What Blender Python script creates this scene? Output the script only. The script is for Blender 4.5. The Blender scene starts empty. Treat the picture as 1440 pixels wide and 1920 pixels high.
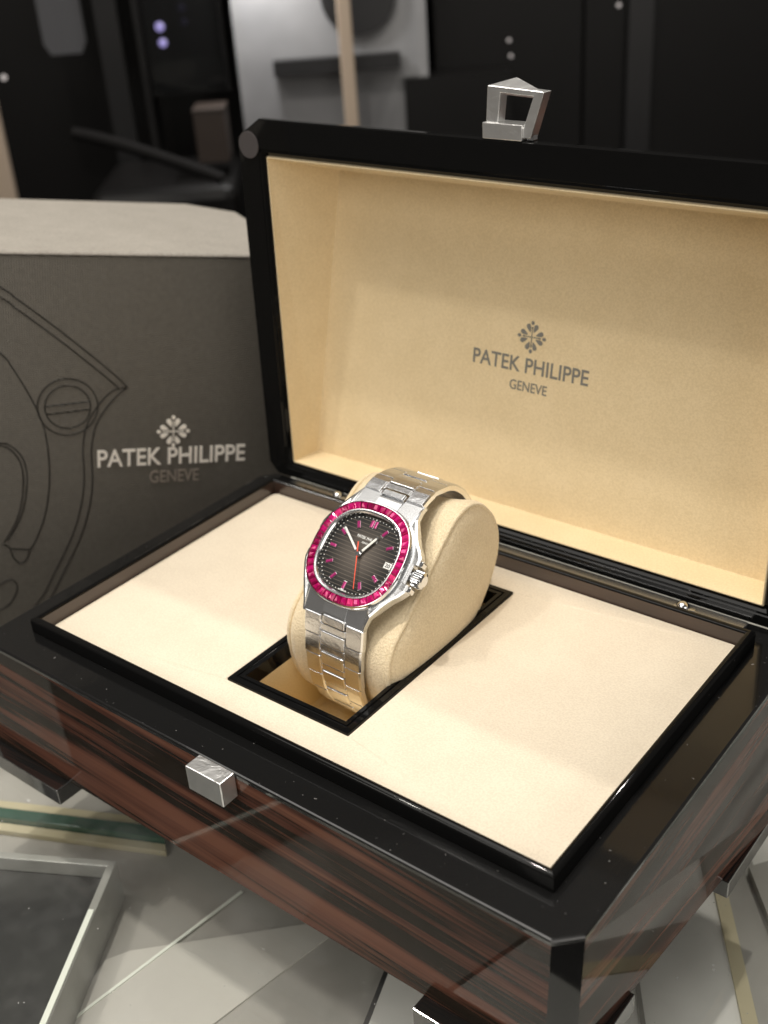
import bpy, bmesh, math, random
from mathutils import Vector, Matrix
random.seed(7)
S = 0.001                                   # everything below is written in millimetres
SC = bpy.context.scene
COL = SC.collection

# ------------------------------------------------------------------ camera
CAMLOC = Vector((352.4874, -206.8332, 254.3293))
RGT = Vector((0.7872234, 0.6132107, -0.0652069))
UPV = Vector((-0.2527495, 0.4172960, 0.8729157))
BCK = Vector((0.5624918, -0.6706987, 0.4834939))
cam = bpy.data.cameras.new('camera')
co = bpy.data.objects.new('camera', cam)
COL.objects.link(co)
co.matrix_world = Matrix(((RGT.x, UPV.x, BCK.x, CAMLOC.x*S), (RGT.y, UPV.y, BCK.y, CAMLOC.y*S),
                          (RGT.z, UPV.z, BCK.z, CAMLOC.z*S), (0, 0, 0, 1)))
cam.sensor_fit = 'VERTICAL'
cam.sensor_height = 36.0
cam.sensor_width = 27.0
cam.lens = 2183.447/1920*36
cam.clip_start = 0.01
cam.clip_end = 60
cam.dof.use_dof = True
cam.dof.focus_distance = 0.395
cam.dof.aperture_fstop = 12.0
SC.camera = co

# ------------------------------------------------------------------ world, lights, exposure
w = bpy.data.worlds.new('World'); SC.world = w; w.use_nodes = True
bg = w.node_tree.nodes['Background']
bg.inputs[0].default_value = (1.0, 0.92, 0.84, 1)
bg.inputs[1].default_value = 0.09
SC.view_settings.view_transform = 'Standard'
SC.view_settings.look = 'None'
SC.view_settings.exposure = 0.12
SC.view_settings.gamma = 1.0
SC.view_settings.use_curve_mapping = False

def area(name, loc, target, power, sx, sy=None, col=(1, .94, .85), spread=180):
    l = bpy.data.lights.new(name, 'AREA'); l.energy = power; l.color = col
    l.shape = 'DISK' if sy is None else 'RECTANGLE'; l.size = sx
    if sy: l.size_y = sy
    l.spread = math.radians(spread)
    o = bpy.data.objects.new(name, l); COL.objects.link(o)
    o.location = Vector(loc)
    o.rotation_euler = (Vector(target)-Vector(loc)).to_track_quat('-Z', 'Y').to_euler()
    return o
T = (0.12, 0.07, 0.0)
def frm(d, dist): 
    v = Vector(d).normalized()*dist
    return (T[0]+v.x, T[1]+v.y, T[2]+v.z)
area('downlight_key', frm((-.13, -.09, .98), 1.9), T, 11.5, .06)
area('downlight_front', frm((-.36, -.30, .86), 2.0), T, 6.5, .12)
area('front_fill', (.0, -1.5, 1.05), (.12, .15, .05), 6.8, 1.0, .7, col=(1, .95, .87))
area('side_fill', (1.55, -.45, .40), (0, .15, .05), 5, 1.0, .7, col=(1, .95, .88))  # unseen fill added to brighten the foil lettering and right-facing sides
area('downlight_back', frm((.05, .56, .87), 2.0), T, 9.5, .05)
area('overhead_fill', (-.1, -.2, 1.7), (.12, .1, 0), 20, 1.8, 1.3, col=(1, .96, .90))  # unseen softbox added so the steel has something bright to reflect
area('alcove_lamp', (-.696, .872, .23), (-.738, .914, -.04), .8, .03, col=(1, .98, .96))

# ------------------------------------------------------------------ helpers
class MB:
    def __init__(s): s.v = []; s.f = []
    def add(s, vs, fs):
        n = len(s.v); s.v += [Vector(a) for a in vs]; s.f += [[i+n for i in f] for f in fs]; return s
    def box(s, x0, x1, y0, y1, z0, z1, M=None):
        vs = [Vector(p) for p in ((x0,y0,z0),(x1,y0,z0),(x1,y1,z0),(x0,y1,z0),(x0,y0,z1),(x1,y0,z1),(x1,y1,z1),(x0,y1,z1))]
        if M: vs = [M(v) for v in vs]
        return s.add(vs, [(0,3,2,1),(4,5,6,7),(0,1,5,4),(1,2,6,5),(2,3,7,6),(3,0,4,7)])
    def loft(s, loops, cap0=False, cap1=False, closed=True):
        n = len(loops[0]); vs = [p for l in loops for p in l]; fs = []
        for k in range(len(loops)-1):
            for i in range(n if closed else n-1):
                j = (i+1) % n
                fs.append((k*n+i, k*n+j, (k+1)*n+j, (k+1)*n+i))
        if cap0: fs.append(tuple(range(n-1, -1, -1)))
        if cap1: fs.append(tuple((len(loops)-1)*n+i for i in range(n)))
        return s.add(vs, fs)
    def tube(s, pts, r, n=8, closed=False, up=Vector((0,0,1))):
        pts = [Vector(p) for p in pts]; loops = []
        m = len(pts)
        for i, p in enumerate(pts):
            a = pts[(i-1) % m] if (closed or i > 0) else p
            b = pts[(i+1) % m] if (closed or i < m-1) else p
            t = (b-a).normalized()
            x = t.cross(up)
            if x.length < 1e-4: x = t.cross(Vector((1,0,0)))
            x.normalize(); y = x.cross(t)
            rr = r[i] if isinstance(r, (list, tuple)) else r
            loops.append([p + x*math.cos(2*math.pi*k/n)*rr + y*math.sin(2*math.pi*k/n)*rr for k in range(n)])
        if closed: loops.append(loops[0]); return s.loft(loops)
        return s.loft(loops, True, True)
    def cyl(s, c, ax, r, h, n=32, r2=None):
        c = Vector(c); ax = Vector(ax).normalized(); x = ax.orthogonal().normalized(); y = ax.cross(x)
        r2 = r if r2 is None else r2
        L = lambda o, rr: [c+ax*o+x*math.cos(2*math.pi*k/n)*rr+y*math.sin(2*math.pi*k/n)*rr for k in range(n)]
        return s.loft([L(0, r), L(h, r2)], True, True)
    def sphere(s, c, r, n=16, m=10, M=None):
        vs = []; fs = []
        for i in range(m+1):
            a = math.pi*i/m
            for k in range(n):
                b = 2*math.pi*k/n
                p = Vector((math.sin(a)*math.cos(b), math.sin(a)*math.sin(b), math.cos(a)))
                vs.append(Vector(c)+(M(p) if M else p)*r)
        for i in range(m):
            for k in range(n):
                fs.append((i*n+k, (i+1)*n+k, (i+1)*n+(k+1) % n, i*n+(k+1) % n))
        return s.add(vs, fs)
    def build(s, name, mat, parent=None, smooth=None, bevel=0, seg=2, recalc=True):
        org = wloc(parent)
        me = bpy.data.meshes.new(name)
        me.from_pydata([(v*S)-org for v in s.v], [], s.f)
        bm = bmesh.new(); bm.from_mesh(me)
        bmesh.ops.remove_doubles(bm, verts=bm.verts, dist=1e-7)
        if recalc: bmesh.ops.recalc_face_normals(bm, faces=bm.faces)
        bm.to_mesh(me); bm.free()
        me.materials.append(mat)
        o = bpy.data.objects.new(name, me); COL.objects.link(o)
        if parent: o.parent = parent
        if bevel:
            b = o.modifiers.new('bevel', 'BEVEL'); b.width = bevel*S; b.segments = seg; b.limit_method = 'ANGLE'
            b.angle_limit = math.radians(35); b.harden_normals = False
        if smooth is not None:
            me.polygons.foreach_set('use_smooth', [True]*len(me.polygons))
            bm = bmesh.new(); bm.from_mesh(me)
            for e in bm.edges:
                if len(e.link_faces) == 2 and e.calc_face_angle(0) > math.radians(smooth): e.smooth = False
            bm.to_mesh(me); bm.free()
        return o
WL = {}
def wloc(o): return WL.get(o.name, Vector((0, 0, 0))) if o else Vector((0, 0, 0))
def thing(name, label, cat, loc=(0, 0, 0), group=None):
    o = bpy.data.objects.new(name, None); COL.objects.link(o)
    o.location = Vector(loc)*S; WL[o.name] = Vector(loc)*S; o.empty_display_size = .01
    o['label'] = label; o['category'] = cat
    if group: o['group'] = group
    return o
def sub(child, parent_obj):                 # mesh parents sit at their thing's origin, so nothing to add
    WL[parent_obj.name] = WL.get(parent_obj.parent.name) if parent_obj.parent else Vector((0,0,0))
def struct(o): o['kind'] = 'structure'; return o
def lab(o, t): o['label'] = t; return o

# ------------------------------------------------------------------ materials
def mat(name, base, rough=.5, metal=0, spec=.5, coat=0, coat_r=.03, **k):
    m = bpy.data.materials.new(name); m.use_nodes = True
    b = m.node_tree.nodes['Principled BSDF']
    b.inputs['Base Color'].default_value = (*base, 1); b.inputs['Roughness'].default_value = rough
    b.inputs['Metallic'].default_value = metal; b.inputs['Specular IOR Level'].default_value = spec
    b.inputs['Coat Weight'].default_value = coat; b.inputs['Coat Roughness'].default_value = coat_r
    for a, v in k.items(): b.inputs[a].default_value = v
    return m
def N(m, t, **kw):
    n = m.node_tree.nodes.new(t)
    for a, v in kw.items(): setattr(n, a, v)
    return n
def bsdf(m): return m.node_tree.nodes['Principled BSDF']
def lk(m, a, b): m.node_tree.links.new(a, b)
def coords(m, scale=(1, 1, 1), rot=(0, 0, 0)):
    tc = N(m, 'ShaderNodeTexCoord'); mp = N(m, 'ShaderNodeMapping')
    mp.inputs['Scale'].default_value = scale; mp.inputs['Rotation'].default_value = rot
    lk(m, tc.outputs['Object'], mp.inputs['Vector']); return mp.outputs['Vector']
def noise(m, vec, scale, detail=4, rough=.55, dist=0):
    n = N(m, 'ShaderNodeTexNoise'); n.inputs['Scale'].default_value = scale; n.inputs['Detail'].default_value = detail
    n.inputs['Roughness'].default_value = rough; n.inputs['Distortion'].default_value = dist
    lk(m, vec, n.inputs['Vector']); return n.outputs['Fac']
def ramp(m, fac, stops, interp='LINEAR'):
    r = N(m, 'ShaderNodeValToRGB'); r.color_ramp.interpolation = interp
    while len(r.color_ramp.elements) > 1: r.color_ramp.elements.remove(r.color_ramp.elements[-1])
    r.color_ramp.elements[0].position = stops[0][0]; r.color_ramp.elements[0].color = (*stops[0][1], 1)
    for p, c in stops[1:]:
        e = r.color_ramp.elements.new(p); e.color = (*c, 1)
    lk(m, fac, r.inputs['Fac']); return r.outputs['Color']
def bump(m, h, strength, dist, slot='Normal'):
    b = N(m, 'ShaderNodeBump'); b.inputs['Strength'].default_value = strength; b.inputs['Distance'].default_value = dist
    lk(m, h, b.inputs['Height']); lk(m, b.outputs['Normal'], bsdf(m).inputs[slot]); return b

def mk_suede(name, c0, c1, bstr=.5, sc=2600, sheen=.3, bd=.00012):
    m = mat(name, c0, .95, spec=.15)
    v = coords(m)
    big = noise(m, v, 60, 3, .6); fine = noise(m, v, sc, 2, .6)
    mx = N(m, 'ShaderNodeMix', data_type='FLOAT'); mx.inputs[0].default_value = .72
    lk(m, big, mx.inputs[2]); lk(m, fine, mx.inputs[3])
    lk(m, ramp(m, mx.outputs[0], [(.40, c1), (.60, c0)]), bsdf(m).inputs['Base Color'])
    bump(m, fine, bstr, bd)
    bsdf(m).inputs['Sheen Weight'].default_value = sheen
    bsdf(m).inputs['Sheen Tint'].default_value = (1, .93, .8, 1)
    return m
M = {}
M['cushion'] = mk_suede('cream suede', (.79, .70, .56), (.71, .62, .49), .8, 1400)
M['lining'] = mk_suede('honey suede', (.82, .67, .43), (.74, .595, .365), .8, 1200)
M['pillow'] = mk_suede('pillow suede', (.90, .76, .53), (.77, .63, .41), 1.0, 1300, .6, .0005)
M['well'] = mk_suede('well suede', (.84, .66, .37), (.78, .59, .31), .5, 1800)

m = M['black'] = mat('black lacquer', (.006, .006, .006), .09, spec=.4, coat=.5, coat_r=.22)
spk = noise(m, coords(m), 700, 2, .5)
lk(m, ramp(m, spk, [(.74, (.006, .006, .006)), (.78, (.16, .155, .15))]), bsdf(m).inputs['Base Color'])
v = coords(m, (1, 1, 1), (0, 0, .5)); sc = noise(m, v, 900, 3, .7)
v2 = coords(m, (900, 60, 60), (0, 0, .9)); s2 = noise(m, v2, 1, 3, .7)
lk(m, ramp(m, s2, [(.55, (.05, .05, .05)), (.75, (.16, .16, .16))]), bsdf(m).inputs['Roughness'])
bump(m, sc, .03, .0001)
m = M['gloss'] = mat('plain black lacquer', (.005, .005, .005), .05, spec=.22)

m = M['ebony'] = mat('striped ebony veneer', (.1, .04, .02), .5, spec=0, coat=.5, coat_r=.03)
tc = N(m, 'ShaderNodeTexCoord'); sx = N(m, 'ShaderNodeSeparateXYZ'); lk(m, tc.outputs['Object'], sx.inputs[0])
def math_(m, op, a, b=None, c=None):
    n = N(m, 'ShaderNodeMath', operation=op)
    for i, q in enumerate((a, b, c)):
        if q is None: continue
        if isinstance(q, (int, float)): n.inputs[i].default_value = q
        else: lk(m, q, n.inputs[i])
    return n.outputs[0]
zz = math_(m, 'ADD', sx.outputs['Z'], math_(m, 'MULTIPLY', sx.outputs['X'], .06))
cb = N(m, 'ShaderNodeCombineXYZ')
lk(m, math_(m, 'MULTIPLY', sx.outputs['X'], 3.0), cb.inputs[0])
lk(m, math_(m, 'MULTIPLY', sx.outputs['Y'], 3.0), cb.inputs[1])
lk(m, math_(m, 'MULTIPLY', zz, 55.0), cb.inputs[2])
st = noise(m, cb.outputs[0], 1.0, 4, .5, .1)
cb2 = N(m, 'ShaderNodeCombineXYZ')
lk(m, math_(m, 'MULTIPLY', sx.outputs['X'], 12.0), cb2.inputs[0])
lk(m, math_(m, 'MULTIPLY', sx.outputs['Y'], 12.0), cb2.inputs[1])
lk(m, math_(m, 'MULTIPLY', zz, 700.0), cb2.inputs[2])
fi = noise(m, cb2.outputs[0], 1.0, 3, .6)
mxx = math_(m, 'ADD', math_(m, 'MULTIPLY', st, .84), math_(m, 'MULTIPLY', fi, .16))
lk(m, ramp(m, mxx, [(.36, (.175, .075, .048)), (.45, (.115, .048, .032)), (.485, (.024, .016, .011)), (.53, (.014, .012, .009)),
                   (.56, (.078, .031, .021)), (.63, (.185, .08, .05)), (.70, (.03, .017, .012))]), bsdf(m).inputs['Base Color'])

def mk_steel(name, col=(.72, .70, .67), rough=.16, b=.0, sc=400, bd=.0003, aniso=0):
    m = mat(name, col, rough, 1.0)
    if b:
        h = noise(m, coords(m), sc, 3, .6, .6); bump(m, h, b, bd)
    return m
M['steel'] = mk_steel('polished steel', (.80, .81, .82), rough=.13, b=.05, sc=500)
M['brushed'] = mk_steel('brushed steel', (.76, .77, .78), rough=.27)
m = M['brushed']; h = noise(m, coords(m, (90, 6000, 6000)), 1, 2, .5); bump(m, h, .12, .0001)
M['film'] = mk_steel('steel under protective film', (.90, .91, .93), rough=.25, b=.2, sc=190, bd=.0006)
M['chrome'] = mk_steel('chrome under creased film', (.93, .93, .92), rough=.36, b=.5, sc=170, bd=.0008)
m = M['ruby'] = mat('ruby', (.62, .002, .10), .12, metal=.2, spec=.6, coat=.5)
oi = N(m, 'ShaderNodeObjectInfo')
lk(m, ramp(m, oi.outputs['Random'], [(0, (.22, .0, .05)), (.4, (.45, .001, .11)), (.8, (.70, .01, .20)), (1, (.85, .05, .22))]), bsdf(m).inputs['Base Color'])
m = M['pink'] = mat('pink sapphire', (.60, .05, .25), .08, metal=.4, spec=.9, coat=1)
# dial: brown in the middle, black toward the rim, raised horizontal lines
m = M['dial'] = mat('dial lacquer', (.03, .025, .02), .42, metal=0, spec=.25)
M['dot'] = mat('white print', (.85, .85, .82), .5)
M['white'] = mat('hand lume', (.9, .88, .8), .5)
M['orange'] = mat('orange lacquer', (.95, .10, .04), .4)
M['ink'] = mat('grey stamped ink', (.21, .205, .185), .5)
M['foil'] = mat('silver foil', (.95, .90, .82), .42, metal=.15, spec=.8)
M['footlac'] = mat('mirror black lacquer', (.01, .01, .01), .05, spec=1.0, IOR=2.1)
M['velcro'] = mat('grey round pad', (.06, .052, .052), .85)

m = M['paper'] = mat('woven taupe paper', (.30, .265, .215), .6, spec=.35)
RU = Vector((0.525252, 0.832857, -0.174529)); RW = Vector((0.034485, 0.184098, 0.982303))
RU = RU.normalized(); RW = (RW - RU*RW.dot(RU)).normalized(); RN = RU.cross(RW)
vv = coords(m)
def wavef(m, d, pitch):
    n = N(m, 'ShaderNodeVectorMath', operation='DOT_PRODUCT'); lk(m, vv, n.inputs[0]); n.inputs[1].default_value = tuple(d)
    return math_(m, 'SINE', math_(m, 'MULTIPLY', n.outputs['Value'], 2*math.pi/pitch))
wv = math_(m, 'ADD', wavef(m, RW + RU*.12, .0009), math_(m, 'MULTIPLY', wavef(m, RU, .0011), .6))
wv = math_(m, 'ADD', wv, math_(m, 'MULTIPLY', noise(m, coords(m), 400, 3), 2.0))
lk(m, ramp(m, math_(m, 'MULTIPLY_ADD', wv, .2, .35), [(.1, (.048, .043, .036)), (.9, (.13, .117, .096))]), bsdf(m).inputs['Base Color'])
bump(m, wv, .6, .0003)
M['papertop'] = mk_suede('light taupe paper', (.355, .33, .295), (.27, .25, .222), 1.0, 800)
M['emboss'] = mat('dark embossed line', (.012, .010, .008), .5)

def mk_glass(name, tint=(.985, .99, .985), ior=1.5):
    m = bpy.data.materials.new(name); m.use_nodes = True; nt = m.node_tree; nt.nodes.clear()
    out = N(m, 'ShaderNodeOutputMaterial'); df = N(m, 'ShaderNodeBsdfDiffuse'); df.inputs[0].default_value = (.8, .8, .78, 1); mx2 = N(m, 'ShaderNodeMixShader')
    dv_ = coords(m); dn_ = noise(m, dv_, 420, 2, .5); sm_ = noise(m, dv_, 14, 4, .7)
    dd = ramp(m, dn_, [(.755, (0, 0, 0)), (.78, (.55, .55, .55))]); ds = ramp(m, sm_, [(.45, (.0, .0, .0)), (.75, (.07, .07, .07))])
    da = N(m, 'ShaderNodeMix', data_type='RGBA', blend_type='ADD'); da.inputs[0].default_value = 1; lk(m, dd, da.inputs[6]); lk(m, ds, da.inputs[7]); lk(m, da.outputs[2], mx2.inputs[0])
    mx = N(m, 'ShaderNodeMixShader'); tr = N(m, 'ShaderNodeBsdfTransparent'); gl = N(m, 'ShaderNodeBsdfGlossy')
    fr = N(m, 'ShaderNodeFresnel'); fr.inputs['IOR'].default_value = ior
    tr.inputs[0].default_value = (*tint, 1); gl.inputs['Roughness'].default_value = .03
    ge = N(m, 'ShaderNodeNewGeometry'); fb = N(m, 'ShaderNodeMath', operation='SUBTRACT'); fb.inputs[0].default_value = 1; lk(m, ge.outputs['Backfacing'], fb.inputs[1])
    fm = N(m, 'ShaderNodeMath', operation='MULTIPLY'); lk(m, fr.outputs[0], fm.inputs[0]); lk(m, fb.outputs[0], fm.inputs[1])
    lk(m, fm.outputs[0], mx.inputs[0]); lk(m, tr.outputs[0], mx.inputs[1]); lk(m, gl.outputs[0], mx.inputs[2]); lk(m, mx.outputs[0], mx2.inputs[1]); lk(m, df.outputs[0], mx2.inputs[2]); lk(m, mx2.outputs[0], out.inputs[0])
    return m
M['glass'] = mk_glass('counter glass')
def mk_mottle(name, a, b, sc, rough=.7, **k):
    m = mat(name, a, rough, **k)
    lk(m, ramp(m, noise(m, coords(m), sc, 4), [(.35, a), (.65, b)]), bsdf(m).inputs['Base Color']); return m
M['floor'] = mk_mottle('grey case lining', (.37, .355, .325), (.44, .42, .385), 9)
M['whiteboard'] = mk_mottle('white case board', (.86, .85, .81), (.74, .73, .69), 14)
M['strip'] = mk_mottle('pale gold strip', (.52, .46, .30), (.58, .52, .36), 20)
M['greystrip'] = mk_mottle('grey stone strip', (.32, .31, .285), (.38, .365, .335), 20)
M['flat_patch'] = mk_mottle('light patch colour', (.60, .58, .53), (.52, .50, .46), 9)  # pale tone for the painted patch of light
M['traypad'] = mk_mottle('black tray pad', (.018, .018, .018), (.03, .03, .028), 30, .6)
M['acrylic'] = mk_mottle('frosted acrylic', (.30, .30, .28), (.36, .36, .335), 40, .25)
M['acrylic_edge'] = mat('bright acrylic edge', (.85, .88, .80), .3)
M['greenglass'] = mat('green glass edge', (.035, .10, .07), .1, coat=1)
M['dark'] = mk_mottle('dark cabinet veneer', (.0028, .0024, .0024), (.0045, .0042, .004), 3, .45, spec=.3)
M['dark2'] = mk_mottle('charcoal door', (.013, .0125, .013), (.009, .0088, .0095), 3, .4)
M['panel'] = mk_mottle('pale grey board', (.25, .25, .255), (.14, .14, .145), 4, .6)
M['brass'] = mat('brushed bronze', (.50, .40, .31), .4, metal=.3)
M['brown'] = mat('brown leather', (.02, .012, .008), .6)
M['armgrey'] = mat('grey arm', (.007, .0065, .0065), .8, spec=.12)
def mk_emit(name, c, s):
    m = mat(name, (0, 0, 0), .5); b = bsdf(m); b.inputs['Emission Color'].default_value = (*c, 1); b.inputs['Emission Strength'].default_value = s; return m
M['glintw'] = mk_emit('warm glint', (1, .9, .85), .45)  # glow colours for the reflected spots in the background
M['glintp'] = mk_emit('violet glint', (.55, .48, 1), .55)

# ------------------------------------------------------------------ text and emblem
def text_mb(body, xdir, ydir, ndir, origin, width, height, thick=.15, bold=.0, conv=None):
    """lettering: origin = bottom left corner, width x height of the capital block, in mm"""
    cu = bpy.data.curves.new('t', 'FONT'); cu.body = body; cu.size = 1; cu.extrude = 0; cu.offset = bold
    o = bpy.data.objects.new('t', cu); COL.objects.link(o)
    bpy.context.view_layer.update()
    me = o.evaluated_get(bpy.context.evaluated_depsgraph_get()).to_mesh()
    vs = [v.co.copy() for v in me.vertices]; fs = [list(p.vertices) for p in me.polygons]
    x0 = min(v.x for v in vs); x1 = max(v.x for v in vs); y0 = min(v.y for v in vs); y1 = max(v.y for v in vs)
    o.evaluated_get(bpy.context.evaluated_depsgraph_get()).to_mesh_clear()
    bpy.data.objects.remove(o)
    mb = MB()
    f = lambda v, d: Vector(origin)+xdir*((v.x-x0)/(x1-x0)*width)+ydir*((v.y-y0)/(y1-y0)*height)+ndir*d
    n = len(vs); cnt = {}
    for q in fs:
        for i in range(len(q)):
            e = (q[i], q[(i+1) % len(q)]); cnt[e] = 1
    F = [list(q) for q in fs]
    for (a, b) in list(cnt):
        if (b, a) not in cnt: F.append([a+n, b+n, b, a])
    mb.add([f(v, thick) for v in vs]+[f(v, 0) for v in vs], F)
    return mb
def emblem_mb(c, xd, yd, nd, r, thick=.15):
    mb = MB(); c = Vector(c)
    def poly(pts):
        P = lambda p, d: c+xd*p[0]*r+yd*p[1]*r+nd*d
        n = len(pts); mb.add([P(p, thick) for p in pts]+[P(p, 0) for p in pts],
            [tuple(range(n))]+[(i+n, (i+1) % n+n, (i+1) % n, i) for i in range(n)])
    for k in range(4):
        a = k*math.pi/2; ca, sa = math.cos(a), math.sin(a)
        R2 = lambda x, y: (x*ca-y*sa, x*sa+y*ca)
        poly([R2(.02, -.03), R2(.62, -.028), R2(.62, .028), R2(.02, .03)])
        for sgn in (1, -1):
            # petal: narrow toward the centre, round outside
            pts = []
            n = 18
            for i in range(n):
                t = 2*math.pi*i/n
                ex, ey = math.cos(t), math.sin(t)
                wd = .16*(1+.6*ex)
                lx, ly = .27*ex, wd*ey*.82
                th = sgn*math.radians(22.5)
                px = .60*math.cos(th)+lx*math.cos(th)-ly*math.sin(th); py = .60*math.sin(th)+lx*math.sin(th)+ly*math.cos(th)
                pts.append(R2(px, py))
            poly(pts)
        pts = []
        for i in range(14):
            t = 2*math.pi*i/14
            pts.append(R2(.90+.13*math.cos(t), .11*math.sin(t)))
        poly(pts)
        pts = [R2(.58+.09*math.cos(2*math.pi*i/10), .05*math.sin(2*math.pi*i/10)) for i in range(10)]
        poly(pts)
    return mb
X, Y, Z = Vector((1, 0, 0)), Vector((0, 1, 0)), Vector((0, 0, 1))

def rectc(x0, y0, x1, y1, c=0.0):
    """rectangle with clipped corners, 8 points, counter-clockwise from the front-left"""
    if c <= 0: return [(x0, y0), (x1, y0), (x1, y1), (x0, y1)]
    return [(x0+c, y0), (x1-c, y0), (x1, y0+c), (x1, y1-c), (x1-c, y1), (x0+c, y1), (x0, y1-c), (x0, y0+c)]
def at(pts, z): return [Vector((p[0], p[1], z)) for p in pts]

TABLE = -68.0
# ================================================================== SETTING: counter, case floor, wall
FH = Vector((-0.642592, 0.766208, 0)); RH = Vector((0.766208, 0.642592, 0))
def BG(s, z, D): return Vector((CAMLOC.x, CAMLOC.y, 0))+FH*D+RH*s+Z*z      # a point of the room beyond the counter
def bgbox(mb, s0, s1, z0, z1, D, t=20):
    return mb.box(s0, s1, D, D+t, z0, z1, lambda v: BG(v.x, v.z, v.y))
struct(bgbox(MB(), -2200, 2200, -900, 1500, 1780, 40).build('wall', M['dark']))
struct(MB().box(-2600, 2600, -900, 2600, -905, -900).build('floor', M['dark']))

cnt = thing('display_counter', 'glass topped display counter with grey lining under the boxes', 'display counter', (100, 60, TABLE))
MB().box(-520, 300, -330, 470, TABLE-8, TABLE, None).build('glass_top', M['glass'], cnt, bevel=.8)
MB().box(302.6, 560, 40, 470, TABLE-8, TABLE).build('unseen_glass_top', M['glass'], cnt, bevel=.8)  # unseen counter wing, added for the reflection in the box's right wall
MB().box(302.7, 560, 37.5, 39.8, TABLE-8.4, TABLE+.1).build('unseen_glass_edge', M['greenglass'], cnt, bevel=.4)
MB().box(298.2, 560, 40, 470, -140, -128.2).build('reflector_board', M['whiteboard'], cnt)  # unseen white board, added to lighten that reflection
MB().box(300.1, 302.5, -330, 470, TABLE-8.4, TABLE+.1).build('glass_edge', M['greenglass'], cnt, bevel=.4)
MB().box(-520, 298, -330, 470, -140, -128.2).build('lining_board', M['floor'], cnt)
MB().box(-522, 300, -332, 472, -880, -140.2).build('cabinet_body', M['dark'], cnt)
MB().box(-522, -520.2, -332, 472, -140, TABLE-8.2).build('side_pane', M['glass'], cnt)

# things inside the case
t = thing('display_tray', 'black padded tray with bright acrylic border under the glass, front left', 'tray', (-20, -60, -128))
TO, TA, TB = Vector((23, -7, 0)), Vector((-.879, -.477, 0)), Vector((.519, -.855, 0))
def TR(v): return Vector((TO.x+TA.x*v.x+TB.x*v.y, TO.y+TA.y*v.x+TB.y*v.y, v.z))
def trq(d, z): return [TR(Vector(q)) for q in ((d, d, z), (230-d, d, z), (230-d, 170-d, z), (d, 170-d, z))]
MB().loft([trq(0, -127.9), trq(0, -106), trq(3.4, -106), trq(3.4, -113)]).build('frame', M['acrylic'], t, bevel=.3)
MB().box(3.6, 226, 3.6, 166, -127.8, -113, TR).build('pad', M['traypad'], t, bevel=.5)
MB().box(.5, 2.9, 27, 166, -105.9, -105.3, TR).build('border_edge', M['acrylic_edge'], t)
mb = MB(); mb.cyl(TR(Vector((62, 52, -112.9))), Z, 24, .8, 48); mb.build('round_recess', M['traypad'], t, bevel=.3)
def quad(pts, z0, z1): return MB().loft([[Vector((a, b, z0)) for a, b in pts], [Vector((a, b, z1)) for a, b in pts]], True, True)
t = thing('case_shelf', 'green edged glass strip lying across the case behind the black tray', 'glass shelf', (-60, 0, -128))
quad([(-208, -79), (-206, -73), (8, 27.5), (16, 23.5)], -128.1, -122).build('glass_slab', M['greenglass'], t, bevel=.4)
quad([(-210, -72.8), (-212, -68.5), (-3, 30.5), (5, 28)], -128.1, -125).build('metal_trim', M['strip'], t, bevel=.4)
quad([(-206, -84.5), (-208, -79.3), (16.2, 23.2), (20, 20)], -128.1, -125).build('front_trim', M['strip'], t, bevel=.4)
t = thing('light_patch', 'painted pale triangular light patch under the glass in front of the box', 'light patch', (70, -20, -128))
quad([(42, -34), (47, -25), (100, 29), (112, 40), (100, -31), (96, -70), (66, -90), (50, -60)], -128.15, -127.4).build('flat_patch', M['flat_patch'], t)  # paler colour stands in for a pool of light on the lining
quad([(52.6, -66), (53.8, -66), (64.0, 24), (62.6, 24)], -127.35, -126.9).build('reflection_line', M['acrylic_edge'], t)  # bright strip modelled in place of a reflected line of light
t = thing('white_board', 'white board with pale gold and grey strips under the glass, front right', 'board', (220, 60, -128))
quad([(141, 28), (205, -150), (296, -150), (297, 120), (262, 200), (200, 200)], -128.1, -126).build('board_sheet', M['whiteboard'], t)
quad([(139, 28), (140.9, 28), (204.6, -150), (202.5, -150)], -128.1, -125.8).build('dark_joint', M['traypad'], t)
quad([(206, 170), (210.5, 172), (290, 52), (284, 50)], -126, -125).build('gold_strip', M['strip'], t)
quad([(210.6, 172), (224, 176), (262, 118), (290, 66), (290, 52)], -126, -125.4).build('grey_strip', M['greystrip'], t)
quad([(196, 116), (197.5, 117), (252, 36), (250.4, 35)], -126, -125.3).build('seam_line', M['greystrip'], t)
quad([(236, 152), (262, 120), (297, 158), (270, 200)], -126, -121).build('grey_plate', M['greystrip'], t)

# ================================================================== ROOM BEYOND (out of focus)
def simple(name, label, cat, fn, m, loc, group=None, **kw):
    mb = MB(); fn(mb); o = mb.build(name, m, None, **kw)
    o['label'] = label; o['category'] = cat
    if group: o['group'] = group
    return o
t = thing('alcove_panel', 'pale grey display panel with a dark shelf, behind the open lid', 'wall panel', BG(-20, 50, 1560))
bgbox(MB(), -142, 98, -60, 420, 1560, 30).build('board', M['panel'], t)
bgbox(MB(), -96, 62, 34, 52, 1540, 18).build('shelf', M['dark2'], t)
mb = MB(); mb.cyl(BG(15, 120, 1556), -FH, 46, 3); mb.build('round_plate', M['dark2'], t)
bgbox(MB(), 84, 97, -8, 420, 1552, 7).build('edge_trim', M['panel'], t)
t = thing('bronze_post', 'slim bronze post standing in front of the pale panel', 'post', BG(-3, -60, 1500), 'bronze posts')
mb = MB(); mb.box(-12, 5, 1500, 1512, -300, 420, lambda v: BG(v.x, v.z, v.y)); mb.build('shaft', M['brass'], t, bevel=2)
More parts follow.
